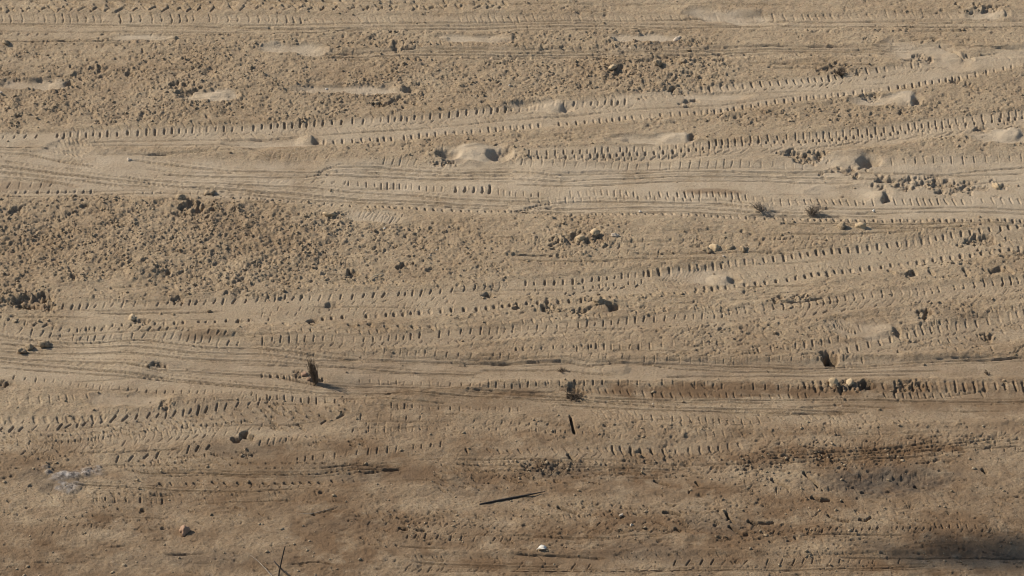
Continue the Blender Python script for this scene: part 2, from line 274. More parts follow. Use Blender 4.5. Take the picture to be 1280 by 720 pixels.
dashes(1120,420,1225,440,22,8,2); dashes(1240,398,1280,410,7,9,2); dashes(880,375,1010,400,26,6,2); dashes(850,425,960,446,22,8,-1); dashes(820,440,850,447,4,9,1); dashes(960,440,1020,447,6,8,0)
# lower
row([(325,467),(370,470)],10,1.5,0,1.4,.010); row([(445,474),(530,477),(637,482),(690,479)],11.5,2.2,0,1.2,.008); row([(728,485),(765,487),(850,492),(950,494),(1015,492)],10.2,2.3,2,1.35,.010,.1,.03); row([(1100,493),(1160,492),(1230,491)],11.5,2.4,2.5,1.4,.010)
row([(640,475),(700,478),(790,478),(900,482),(1000,484)],13,2.8,0,1.3,.009); row([(800,482),(900,484)],14,2,6,1.2,.007); row([(1000,482),(1100,482),(1240,483),(1340,482)],12.5,5.2,2.5,2.2,.015,.18,.05); row([(600,474),(700,476)],13,2.5,1,1,.006)
row([(-60,463),(3,469),(75,475),(123,482),(203,488),(316,492)],11,2.6,-1,1.2,.007); row([(318,496),(399,500),(460,504)],11.2,3.4,0,1.35,.010); row([(485,508),(626,511),(665,512)],11,2.4,0,1.15,.008); row([(740,519),(816,521),(896,525),(950,526)],10.3,3,1.5,1.2,.009); row([(760,527),(870,529)],12,2.2,3,1,.005); row([(1030,526),(1140,526)],11,1.5,2,1.1,.006)
row([(10,502),(60,500),(110,496)],11,4,2,1.4,.006); row([(-60,522),(0,523),(130,522)],13,2.6,2,3,.010); row([(-60,538),(5,535),(75,531),(133,524),(165,521)],12.6,4.2,-5,1.7,.011); row([(165,520),(197,517),(255,511),(311,504),(345,499)],12,4,-3,1.5,.011)
for o in (9, 15, 22): row([(0-20*(o>10),533+o*.9),(100,527+o),(200,514+o),(300,503+o),(330,500+o)],10.5,1.1,7,1.05,.009,.3,.12)
dashes(325,503,380,533,34,7,3,1.2,.010); dashes(380,500,436,522,8,8,3,1.2,.009); dashes(0,545,60,572,14,8,3,1.1,.007); dashes(60,548,130,560,8,7,2)
row([(28,565),(110,558),(173,551),(268,542),(330,530)],13.3,3.6,-5,1.1,.006); row([(142,574),(200,566),(274,557)],14.4,4,-4,1.6,.012); row([(320,553),(345,550),(375,545)],9,4,-2,1.4,.010); row([(395,528),(440,517)],18,3.5,-6,1.3,.011); row([(440,521),(560,522)],20,3.5,-1,1,.007); row([(430,537),(510,533)],18,3.5,-2,1.2,.008)
for o in (0, 6, 12): row([(150,577+o),(240,570+o),(320,561+o*1.3)],13,1.1,7,1.1,.008,.3,.15)
dashes(385,543,480,556,9,7,2,1.2,.010); row([(363,572),(414,567),(483,561),(553,554)],12.5,3.3,-1,1.25,.009)
for yy in (577, 583, 589): row([(325,yy),(450,yy-1)],11.7,.5,4.5,1.2,.010)
row([(195,602),(262,601),(313,602),(420,600),(445,599)],13.6,1.1,3.5,1.7,.013); row([(20,588),(120,588)],16,1.4,6,1.3,.007); row([(150,618),(215,617)],13,1.2,7,1.3,.010); row([(100,625),(210,624)],13.5,3,0,1.6,.010)
row([(0,640),(60,652),(120,645)],14,1.2,7,1.2,.007); row([(50,667),(90,666)],9.8,3.2,-1.5,1.1,.006); row([(110,655),(190,648)],12,1.4,-5,1.2,.006); row([(60,655),(140,658)],9,2,-3,1,.004); dashes(80,585,330,660,40,6,2,1.1,.007)
row([(570,562),(645,563),(760,562)],13.8,2.3,4,1.7,.011); row([(762,562),(850,563),(935,555)],13.5,3.9,3,2.1,.016,.1,.02,curve=-1); row([(765,570),(935,563)],13.5,1.8,4,1.1,.006); row([(740,547),(800,547)],9,2.5,-2,1,.005)
dashes(540,575,640,612,34,7,3,1.1,.008); dashes(640,573,760,606,38,8,1,1.2,.009); dashes(760,572,960,600,45,8,1,1.1,.008); dashes(610,590,700,602,12,7,3,1.3,.012)
row([(500,656),(600,652)],14,2.4,2,1.1,.007); row([(500,668),(640,674)],13,2.6,-2,1.2,.008); row([(500,704),(560,708)],14,2.8,-4,1,.006); row([(645,704),(745,706)],15.5,3.6,-5,.95,.007); row([(830,704),(878,701),(945,701)],15,3.6,-4,1.1,.008); row([(950,701),(1007,699),(1135,699)],14,3.6,-2,1.1,.008); row([(1160,658),(1260,660)],11,2.4,2,1.3,.009); row([(1070,598),(1170,596)],11,3,0,1.1,.006); row([(960,612),(1090,612)],12,3,1,1.2,.007)
dashes(1120,545,1280,566,34,9,-1,1.1,.008); dashes(960,560,1200,580,50,10,-1,1.1,.008); dashes(640,625,960,665,60,9,3,1.1,.008); dashes(440,635,640,680,50,7,2,1.0,.007); dashes(0,600,320,720,45,7,1,.9,.005); dashes(640,660,1280,718,110,8,1,1.0,.007); dashes(320,600,640,718,55,7,1,.9,.005)
dashes(430,500,1240,548,40,6,1,.9,.005); dashes(1040,600,1280,670,40,8,2,1,.006); dashes(590,322,640,345,14,5,2,1,.008); dashes(960,392,1060,440,30,6,2,1,.006); dashes(1180,590,1280,650,20,6,1,.9,.004)
for base, offs in ((T6,(-9,12,17,23)),(T4,(9,14)),([(806,339),(960,324),(1062,313),(1175,297),(1280,281),(1340,272)],(9,16,22)),
    ([(870,392),(975,381),(1088,369),(1230,354),(1340,342)],(-9,9,15,24,34)),([(1050,438),(1160,413),(1340,380)],(-8,9,16)),(T1,(-6,11)),(T3,(10,)),
    ([(320,371),(437,370),(516,365),(570,361)],(8,15,22)),([(0,405),(80,419),(208,420),(303,430)],(7,-8)),([(640,241),(748,240),(902,243),(980,252)],(7,)),
    ([(650,300),(800,302),(1000,298),(1200,288)],(0,7,14)),([(740,519),(816,521),(896,525),(950,526),(1100,524)],(-5,6,12,18)),([(142,574),(200,566),(274,557)],(9,18,27)),
    ([(28,565),(173,551),(268,542)],(-8,-15,9)),([(5,535),(75,531),(197,517),(311,504)],(-8,6,12,20,26)),([(440,538),(600,534),(760,545)],(-8,0,8)),([(570,562),(760,562),(935,555)],(7,14,22,30)),
    ([(960,560),(1100,556),(1280,548)],(-6,0,6,13)),([(700,620),(900,616),(1200,620)],(0,11,24)),([(60,612),(200,606),(420,606)],(0,9,17)),([(430,640),(640,648),(900,640)],(0,10,20)),
    ([(500,704),(745,706),(945,701),(1135,699)],(-9,6)),([(960,655),(1100,652),(1280,655)],(0,9)),([(-30,28),(320,30),(640,28)],(12,)),([(640,26),(960,24),(1280,24)],(6,12))):
    for o in offs: row([(x, y + o) for x, y in base], random.uniform(9.5, 13), random.uniform(1.2, 3), random.uniform(-6, 6), random.uniform(.9, 1.2), random.uniform(.003, .0065), .25, .3)
# ribbed soles of shoe prints
row([(428,266),(445,267)],3.4,5,-7,.8,.007,.06,0); row([(447,267),(500,272)],5,5,-6,.9,.007,.1,0); row([(455,262),(500,270)],4.5,1.2,4,1.1,.006,.1,0)
row([(829,342),(884,336)],4.5,4.6,-6,.95,.008,.05,0); row([(835,345),(880,351)],4.5,1.5,-4,1.,.006,.1,0)
row([(1042,401),(1075,410)],4.2,4,6,.9,.007,.05,0); row([(1040,404),(1070,414)],4,1,2,1.2,.008,.1,0); row([(1080,404),(1110,412)],5,3,4,1,.003,.1,0); row([(1268,438),(1285,432)],4.5,5,-6,1,.006,.05,0)
for k in range(4): row([(66+k*3,186-k*4.5),(100+k*2,192-k*4.5)],7,1.2,3,1.7,.009,.08,0)
row([(893,14),(935,22)],4.6,5,7,1,.007,.08,0); row([(880,12),(920,12)],5,2,-6,1,.005); row([(600,328),(640,336)],5,1.5,4,1,.007)
# ------------------------------------------------------------ footprints, hollows, mounds
def local(x, y, rx, ry, grow_=1.8):
    ca, cb = max(0, int(ci(x - rx * grow_))), min(nc, int(ci(x + rx * grow_)) + 1); ra, rb = max(0, int(ri(y + ry * grow_))), min(nr, int(ri(y - ry * grow_)) + 1)
    s = (slice(ra, rb), slice(ca, cb)); return s, (PX[s] - x) / rx, (PY[s] - y) / ry
def pit(x, y, rx, ry, d, sharp=.35, rag=.12, rim=.0):
    s, u, v = local(x, y, rx, ry)
    n = vnoise(Xd[s], Yg[s], .035, int(x) % 300 + 40) + .8 * vnoise(Xd[s], Yg[s], .014, int(y) % 300 + 41)
    q = np.sqrt(u * u + v * v) + (rag * 1.9 + .2 * (rx < 15)) * n
    H[s] -= d * (.72 if rag > .25 else .9) * sst((1 - q) / sharp)
    if rag > .25:
        m = sst((1.25 - q) / .5); ROUGH[s] = np.maximum(ROUGH[s], .85 * m); SMOOTH[s] *= 1 - .9 * m
    if rim: H[s] += rim * np.exp(-((q - 1.12) / .12) ** 2)
def bump(x, y, rx, ry, h, skew=0., rag=.25, dust=0, pw=1.):
    """mound with its crest pushed right (skew>0): gentle left flank, steep right flank"""
    s, u, v = local(x, y, rx, ry)
    n = vnoise(Xd[s], Yg[s], .04, int(x) % 300 + 60)
    uu = np.where(u < skew, (u - skew) / (1 + skew), (u - skew) / (1 - skew))
    q = np.sqrt(uu * uu + v * v) + rag * n
    h = h * (.74 if h > .018 else .9)
    p = sst(1.15 - q * 1.15) ** .8
    H[s] += h * p
    if dust: DUST[s] = np.maximum(DUST[s], .7 * dust * sst((1.1 - q) / .3)); SMOOTH[s] = np.maximum(SMOOTH[s], .78 * sst((1.15 - q) / .3)); H[s] += .006 * vnoise(Xd[s], Yg[s], .035, 71) * sst(1.2 - q)
def sole(x0, x1, y, ry, d=.010, label=None, dust=.68, tilt=0):
    x, rx = (x0 + x1) / 2, (x1 - x0) / 2
    s, u, v = local(x, y, rx, ry, 1.5)
    v = v - tilt * u
    n = vnoise(Xd[s], Yg[s], .05, int(x) % 300 + 90)
    wdt = 1 - .28 * np.exp(-((u + .15) / .25) ** 2)
    q = (np.abs(u) ** 2.6 + np.abs(v / wdt) ** 2.2) ** (1 / 2.4) + .30 * n
    m = sst((1.2 - q) / .6)
    H[s] -= d * m; H[s] += .35 * d * np.exp(-((q - 1.18) / .13) ** 2)
    SMOOTH[s] = np.maximum(SMOOTH[s], .88 * m); DUST[s] = np.maximum(DUST[s], dust * m)
    PIT[s] *= 1 - .6 * m * (dust > .5)
    if label: owners.append(('footprint', label)); OWN[s][m > .45] = len(owners) - 1
sole(2, 88, 104, 6.5, .012, 'footprint pressed into the clods at the far left'); bump(70, 104, 13, 6, .020, .45, dust=1); pit(87, 103, 8, 4, .018, .6)
sole(226, 298, 119, 7, .012, 'short footprint in the upper left clods'); bump(270, 119, 26, 7, .012, .4, dust=1); pit(232, 117, 14, 5, .012, .6)
sole(322, 420, 60, 7.5, .010, 'long pale footprint at the upper left', tilt=.35); bump(338, 54, 14, 4, .012, .3); bump(403, 62, 17, 6, .012, .5)
sole(360, 512, 111, 5.5, .010, 'longest drag-ended footprint among the upper clods', tilt=.1); pit(512, 112, 9, 4, .016, .6); bump(496, 110, 12, 5, .010, .4)
sole(133, 222, 46, 4.5, .006, 'faint dusty footprint in the far track'); bump(215, 48, 8, 3, .014, .5)
sole(548, 642, 48, 5.5, .007, 'faint footprint at the upper middle'); bump(625, 47, 18, 5, .012, .75); bump(555, 48, 8, 3, .009, .3)
sole(752, 850, 46, 5.5, .007, 'faint footprint with a stone at its toe'); bump(762, 48, 9, 4, .016, .4)
sole(634, 712, 132, 8, .010, 'footprint with a rounded heel on the climbing track'); pit(655, 128, 18, 4, .016, .8); bump(684, 132, 22, 8, .024, .55, dust=1); pit(711, 134, 9, 5, .014, .6)
sole(762, 868, 175, 7, .009, 'footprint with a small dark toe hole'); bump(838, 173, 25, 7, .022, .7, dust=1); pit(866, 173, 8, 5, .020, .5); bump(775, 175, 12, 4, .010, .2)
sole(546, 645, 192, 11, .008, 'deepest footprint, a pale mound between two dark hollows'); pit(560, 193, 20, 6, .030, .7); bump(590, 191, 30, 12, .019, .5, dust=1); pit(624, 193, 21, 9, .034, .6)
sole(1000, 1100, 201, 10, .008, 'deep footprint beside dark clods on the right'); pit(1017, 198, 14, 6, .022, .7, .4); bump(1056, 199, 27, 11, .019, .5, dust=1); pit(1086, 203, 17, 7, .032, .6)
sole(1068, 1155, 125, 8, .010, 'footprint below the climbing track at the upper right'); pit(1089, 120, 12, 5, .018, .7, .3); bump(1124, 124, 22, 9, .024, .6, dust=1); pit(1146, 126, 8, 5, .020, .5)
sole(1208, 1290, 172, 9, .008, 'footprint cut by the right edge'); pit(1226, 162, 12, 4, .022, .6, .3); bump(1255, 169, 24, 9, .022, .55, dust=1)
sole(285, 398, 177, 6.5, .008, 'footprint on the left of the climbing track'); bump(380, 174, 13, 6, .022, .6, dust=1); pit(397, 176, 7, 4, .015, .6)
sole(838, 938, 118, 5.5, .007, 'shallow footprint crossed by a row of teeth')
sole(858, 970, 18, 9, .010, 'ribbed footprint at the top of the picture', .7, tilt=.5); bump(928, 13, 25, 5, .012, .5)
sole(1105, 1215, 66, 16, .008, 'wide scuffed footprint at the upper right', .6, tilt=.55)
mark(1175,55,1190,61,1.6,.016); mark(1190,61,1204,71,2,.02); mark(1208,66,1217,73,1.5,.014); bump(1190, 69, 16, 8, .012, .6)
sole(1210, 1258, 17, 7, .008, 'small smooth footprint in the top right corner', .6); bump(1246, 17, 12, 5, .014, .7)
sole(824, 925, 342, 11, .006, 'shoe print with a ribbed sole and round pale heel', .6); bump(898, 346, 17, 9, .021, .45, dust=1); pit(918, 347, 10, 4.5, .014, .7)
sole(1034, 1124, 412, 11, .006, 'shoe print with a ribbed sole right of centre', .5, tilt=.4); bump(1102, 412, 18, 9, .014, .6); pit(1122, 414, 6, 6, .014, .5)
sole(424, 508, 269, 8, .005, 'ribbed shoe print under the broadest track', .5, tilt=.25)
sole(58, 112, 184, 7, .005, 'studded shoe print at the left end of the climbing track', .6)
sole(112, 214, 500, 10, .008, 'oval smooth footprint at the lower left', .5); pit(206, 505, 7, 7, .016, .6, .3)
sole(1010, 1112, 240, 9, .006, 'scuffed footprint under the deep one', .6); bump(1092, 243, 16, 8, .02, .6); pit(1108, 245, 7, 6, .022, .5, .3)
# holes and broken places
pit(40, 378, 36, 9, .030, .4, .5); pit(36, 382, 15, 6, .045, .4, .5); pit(60, 374, 10, 4, .02, .5, .6); bump(52, 380, 9, 4, .02, .2, .4); pit(22, 373, 8, 4, .03, .5, .4)
pit(1039, 446, 11, 8, .060, .3, .12); pit(1034, 441, 8, 4, .03, .5, .5)
pit(296, 548, 8, 4.5, .030, .4, .1); pit(308, 543, 9, 5, .035, .4, .4); pit(312, 567, 9, 4, .015, .6, .8)
bump(740, 381, 38, 10, .016, .5, .5); pit(766, 382, 11, 5.5, .04, .4, .2); pit(712, 386, 30, 3, .010, .6, .8); pit(683, 383, 7, 4, .02, .5, .4); pit(645, 384, 6, 2, .012, .6)
pit(1086, 482, 12, 6, .045, .4, .5); pit(1052, 484, 26, 5, .012, .6, 1.); bump(1040, 484, 20, 8, .014, .2, .6); pit(1130, 483, 24, 5, .012, .5, 1.)
pit(1052, 88, 10, 4.5, .028, .5, .5); pit(1048, 84, 24, 6, .010, .6, .8); pit(1157, 393, 11, 5, .028, .5, .8); pit(718, 487, 12, 8, .018, .5, .6)
pit(20, 262, 9, 4, .02, .5, .4); pit(108, 257, 8, 3, .016, .5, .5); pit(245, 259, 20, 8, .026, .6, .9); pit(250, 262, 8, 6, .025, .5, .5); pit(440, 342, 8, 5, .028, .5, .5); pit(505, 332, 10, 4, .018, .6, .8)
pit(610, 369, 8, 4, .022, .5, .4); pit(390, 402, 9, 3.5, .026, .5, .4); pit(415, 381, 10, 4, .018, .6, .2); pit(300, 403, 6, 2, .01); pit(659, 580, 9, 8, .020, .9, .3); pit(690, 583, 30, 9, .012, .8, .3)
pit(170, 402, 12, 3, .016, .5, 1.); pit(196, 456, 10, 2.5, .014, .6, 1.); pit(222, 374, 6, 3, .016, .5, .6); pit(0, 480, 14, 5, .03, .5, .4); pit(178, 637, 4, 2, .016); bump(176, 340, 30, 9, .016, .3, .5); pit(211, 342, 4, 4, .014)
pit(1228, 302, 22, 6, .018, .7, 1.2); pit(1272, 320, 12, 4, .015, .6, 1.); pit(1248, 339, 8, 3, .018, .5, .6); pit(1035, 345, 3, 2, .01); pit(1235, 422, 10, 4, .018, .6, .9)
pit(800, 90, 50, 18, .008, .8, 1.2); pit(775, 88, 12, 8, .016, .7, .9); pit(845, 113, 9, 4, .022, .5, .6); pit(222, 108, 18, 5, .022, .6, .9); pit(110, 88, 26, 8, .012, .7, 1.2); pit(862, 125, 8, 4, .018, .6, .8); pit(1150, 70, 14, 5, .018, .6, .8); pit(1168, 49, 6, 3, .014, .6, .4)
pit(724, 302, 26, 6, .014, .7, 1.2); pit(1022, 260, 10, 4, .014, .7, .5); pit(1128, 140, 6, 4, .02, .6, .5); pit(1192, 101, 8, 3, .02, .6, .6); pit(1210, 108, 12, 4, .012, .6, 1.); pit(1000, 195, 22, 5, .018, .6, 1.2); pit(1060, 213, 20, 5, .012, .6, 1.3)
pit(1190, 232, 40, 7, .012, .8, 1.3); pit(1130, 228, 30, 7, .012, .8, 1.3); pit(550, 203, 12, 4, .012, .6, 1.2); pit(605, 127, 6, 3, .01); pit(305, 352, 10, 4, .01, .6, .8); pit(92, 348, 6, 4, .022, .5, .5)
pit(470, 129, 12, 4, .016, .6, .6); pit(500, 128, 14, 7, .014, .7, 1.3); pit(500, 56, 16, 5, .014, .7, 1.2); pit(160, 88, 10, 5, .014, .7, 1.); pit(1230, 8, 20, 5, .014, .6, 1.2); pit(890, 72, 20, 6, .01, .7, 1.2)
pit(968, 372, 9, 4, .018, .6, .8); pit(995, 372, 10, 3, .012, .6, .8); pit(1140, 342, 7, 4, .016, .6, .4); pit(398, 474, 8, 3, .008, .7, .8); pit(378, 466, 9, 5, .007, .8, 1.2); pit(230, 668, 4, 2, .004)
# corner hollow shaped to deepen its shade, another hollow, and gentle ruts
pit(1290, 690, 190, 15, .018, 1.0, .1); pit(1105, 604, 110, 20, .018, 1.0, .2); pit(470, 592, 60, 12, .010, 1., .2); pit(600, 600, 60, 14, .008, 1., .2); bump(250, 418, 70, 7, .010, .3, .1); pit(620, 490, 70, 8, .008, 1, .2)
bump(700, 210, 60, 16, .008, -.2, .2); bump(440, 205, 60, 12, .008, -.2, .2); bump(930, 262, 40, 14, .010, .5, .1); bump(160, 460, 40, 20, .008, .5, .1); bump(760, 460, 30, 8, .010, .6, .1); pit(1175, 215, 50, 9, .008, 1., .1); bump(860, 670, 60, 7, .008, .2, .2)
# cracks in the crust
for c in ([(713,520),(715,531),(718,543)], [(908,640),(912,647),(918,653)], [(912,658),(920,662),(928,667),(934,667)], [(936,651),(945,653),(958,653),(966,652)], [(1005,592),(1012,598),(1018,603),(1022,608)], [(965,598),(975,604),(985,609)],
          [(818,597),(828,601),(835,603)], [(698,633),(706,636),(720,640)], [(1075,650),(1082,651),(1088,648)], [(1144,606),(1150,610),(1156,611)], [(830,639),(840,640),(850,643)], [(1015,622),(1025,625),(1036,625)], [(1035,645),(1045,650),(1060,653)], [(870,600),(874,604)], [(710,568),(716,572)],[(1228,589),(1232,592)],[(500,658),(508,659)],[(521,660),(531,661)],[(845,660),(850,662)]):
    for a, b in zip(c, c[1:]): mark(a[0], a[1], b[0], b[1], random.uniform(1.9, 3.0), .045, 1.2)
# ------------------------------------------------------------ stains, grey darkening and the corner's painted shade
def stain_shade(arr, x, y, rx, ry, amt, rag=.5):
    s, u, v = local(x, y, rx, ry)
    q = np.sqrt(u * u + v * v) + rag * (vnoise(Xd[s], Yg[s], .09, int(x + y) % 200) + .6 * vnoise(Xd[s], Yg[s], .03, int(x) % 200))
    arr[s] = np.maximum(arr[s], amt * sst((1.1 - q) / .8))
for a in ((1250,690,120,9,.35),(1110,603,120,22,.8),(1090,598,60,13,.9),(70,600,50,20,.6),(60,602,22,10,.8),(430,475,50,10,.35),(440,590,90,20,.35),(590,606,70,18,.3),(410,383,24,8,.5),(900,655,60,18,.4),(940,580,30,16,.3),(805,690,90,18,.4),(690,585,50,14,.5),(430,655,60,15,.25),(300,560,60,10,.35),(570,201,14,5,.7),(597,205,10,4,.6),(1085,482,70,7,.35),(0,480,20,8,.6),(240,700,160,14,.35),(1052,86,30,9,.35),(228,436,8,6,.35),(205,455,30,5,.3),(1200,395,40,9,.25)): stain_shade(GREY, *a)  # first entry paints the corner's cast shade, the others are grey darkening
for a in ((1110,562,170,12,1.),(1000,566,60,14,.9),(920,487,340,11,1.),(760,660,110,20,.7),(1000,540,120,14,.7),(560,640,130,22,.6),(330,620,110,18,.6),(150,690,160,16,.7),(950,700,160,14,.8),(620,545,90,16,.7),(1190,484,90,9,.7),(650,490,70,9,.8),(540,520,120,18,.6),(600,595,50,14,.7),(1210,714,110,12,1.),(1060,610,140,26,.5),(1000,560,90,14,.6),(880,668,40,6,.8),(680,578,60,14,.8),(480,583,50,8,.8),(480,625,40,7,.7),(560,462,120,8,.5),(940,575,60,16,.8),(255,420,50,7,.6),(30,230,100,12,.5),(900,240,60,5,.7),(1000,455,300,8,.45),(590,670,100,12,.5),(60,640,60,14,.6),(230,664,12,6,.6),(750,300,30,8,.4),(520,340,60,20,.3),(1040,484,30,8,.6)): stain_shade(DAMP, *a)
ASH = np.zeros((nr, nc), np.float32)
for a in ((80,593,24,10,1.,.9),(62,590,12,5,.9,.9),(105,590,18,6,.8,1.1),(122,587,8,8,.7,1.2),(84,610,14,7,.7,1.2),(56,583,8,3,.7,1.),(1000,180,1,1,0)): stain_shade(ASH, *a)
sA = local(82, 597, 50, 22, 1.1)[0]
q = np.hypot(*local(82, 597, 46, 17, 1.1)[1:][:2]) if False else None
owners.append(('ash_patch', 'grey white ashy patch smeared on the brown sand at the lower left')); OWN[(ASH > .35)] = len(owners) - 1
H += .006 * ASH * (1 + 2 * np.abs(vnoise(Xd, Yg, .03, 400)))
# patches of loose clods as parts of the ground
lo = np.clip(ROUGH * (1 - SMOOTH), 0, 1)
def patch(x0, y0, x1, y1, label):
    owners.append(('loose_soil', label)); k = len(owners) - 1
    m = (PX + edge_j > x0) & (PX + edge_j < x1) & (PY + edge_j > y0) & (PY + edge_j < y1) & (OWN == 0); OWN[m] = k
patch(-70, 50, 430, 168, 'loose crumbled soil at the upper left around the footprints'); patch(430, 70, 900, 150, 'loose crumbled soil at the top centre, darkest at its right end')
patch(-70, 245, 510, 365, 'densest loose soil, a dark pocked patch at the left'); patch(570, 150, 980, 200, 'strip of loose soil below the climbing track'); patch(930, 100, 1350, 165, 'loose soil between the two climbing tracks at the right')
patch(640, 262, 800, 318, 'small scatter of yellowish clods under the broadest track')
# ------------------------------------------------------------ fill in the relief
H += .016 * vnoise(Xd, Yg, .9, 201, .5) + .011 * vnoise(Xd, Yg, .35, 202, .22) + .005 * vnoise(Xd, Yg, .15, 203)
H += (.0016 + .0022 * (1 - SMOOTH)) * vnoise(Xd, Yg, .05, 204) + (.0007 + .0022 * (1 - SMOOTH)) * vnoise(Xd, Yg, .022, 205) + (.0003 + .0012 * (1 - SMOOTH)) * vnoise(Xd, Yg, .009, 206)
H += (1 - SMOOTH) * (.0030 * vnoise(Xd, Yg, .035, 211, .016) + .0022 * vnoise(Xd, Yg, .014, 212, .008))
H += lo * (.014 * vnoise(Xd, Yg, .055, 207) + .006 * vnoise(Xd, Yg, .02, 208))
# clods and pocks: many tiny stamps
CL = np.zeros((nr, nc)); PK = np.zeros((nr, nc))
def stamps(arr, N, thr_fn, rmin, rmax, hfac, W):
    x = rng.uniform(-38, 1318, N); y = rng.uniform(-20, 742, N)
    i = ri(y); j = ci(x); ii = i.astype(int); jj = j.astype(int)
    p = thr_fn(lo[ii, jj], SMOOTH[ii, jj]); keep = rng.random(N) < p; i, j, ii, jj = i[keep], j[keep], ii[keep], jj[keep]
    n = len(i); r = rmin + (rmax - rmin) * rng.random(n) ** 2.5; mx = MX[ii] * SX; my = MY[ii] * SY
    a = rng.normal(0, .55, n); ca, sa = np.cos(a), np.sin(a); el = rng.uniform(.28, .95, n); hh = r * hfac * rng.uniform(.5, 1.2, n)
    for di in range(-W, W + 1):
        for dj in range(-2 * W, 2 * W + 1):
            gy = (ii + di - i) * my; gx = (jj + dj - j) * mx
            u = (gx * ca + gy * sa) / r; v = (-gx * sa + gy * ca) / (r * el); q = u * u + v * v
            k = q < 1
            if not k.any(): continue
            I = np.clip(ii[k] + di, 0, nr - 1); J = np.clip(jj[k] + dj, 0, nc - 1)
            np.maximum.at(arr, (I, J), hh[k] * np.sqrt(1 - q[k]))
    return n
n1 = stamps(CL, 180000, lambda l, s: np.clip(l * 1.1 - .06, 0, 1) ** 1.2, .003, .0105, .6, 2)
n2 = stamps(PK, 240000, lambda l, s: np.clip(l * 1.1 - .04, 0, 1) ** 1.0, .003, .0125, .66, 3)
n3 = stamps(CL, 1400, lambda l, s: np.clip(l * 1.2 - .35, 0, 1), .012, .022, .45, 4)
n4 = stamps(CL, 24000, lambda l, s: .30 * (1 - s) + .02, .003, .0055, .5, 1)
n5 = stamps(PK, 40000, lambda l, s: .22 * (1 - s) + .02, .003, .009, .45, 2)
H += CL; H -= PK * (1 - .5 * (CL > .002))
# soften one pass in the smooth places only
Hs = H.copy(); Hs[1:-1, 1:-1] = (H[1:-1, 1:-1] * 4 + H[:-2, 1:-1] + H[2:, 1:-1] + H[1:-1, :-2] + H[1:-1, 2:]) / 8
H = H * (1 - .5 * SMOOTH) + Hs * .5 * SMOOTH
H -= PIT; H += LIP * (1 - np.clip(PIT / .003, 0, 1))
# ------------------------------------------------------------ build the ground meshes
Z = np.zeros((NR, NC)); A = np.zeros((NR, NC, 4), np.float32)
jc = np.clip(np.arange(NC) - c0, 0, nc - 1); ir = np.clip(np.arange(NR) - r0, 0, nr - 1)
outx = np.maximum(np.maximum(cols.min() * 0 + (dpx[0] - cols), cols - dpx[-1]), 0)[None, :] / 30; outy = np.maximum(np.maximum(Yd[0] - rows, rows - Yd[-1]), 0)[:, None] / .15
fade = np.exp(-outx - outy)
Z = H[ir][:, jc] * fade + (1 - fade) * .02 * (vnoise(X, Y, .5, 301) + .6 * vnoise(X, Y, .12, 302)) + (1 - np.exp(-outx / 30 - outy / 30)) * .25 * vnoise(X, Y, 7, 303)
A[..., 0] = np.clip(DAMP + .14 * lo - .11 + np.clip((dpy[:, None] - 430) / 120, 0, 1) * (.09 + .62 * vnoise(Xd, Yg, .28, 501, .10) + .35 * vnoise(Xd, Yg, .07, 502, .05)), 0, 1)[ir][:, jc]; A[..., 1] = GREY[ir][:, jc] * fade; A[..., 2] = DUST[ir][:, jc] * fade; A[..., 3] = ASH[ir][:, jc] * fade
own = np.zeros((NR - 1, NC - 1), np.int32); own[r0:r0 + nr - 1, c0:c0 + nc - 1] = OWN[:-1, :-1]
del PX, PY
def mat(name): m = bpy.data.materials.new(name); m.use_nodes = True; return m, m.node_tree.nodes, m.node_tree.links
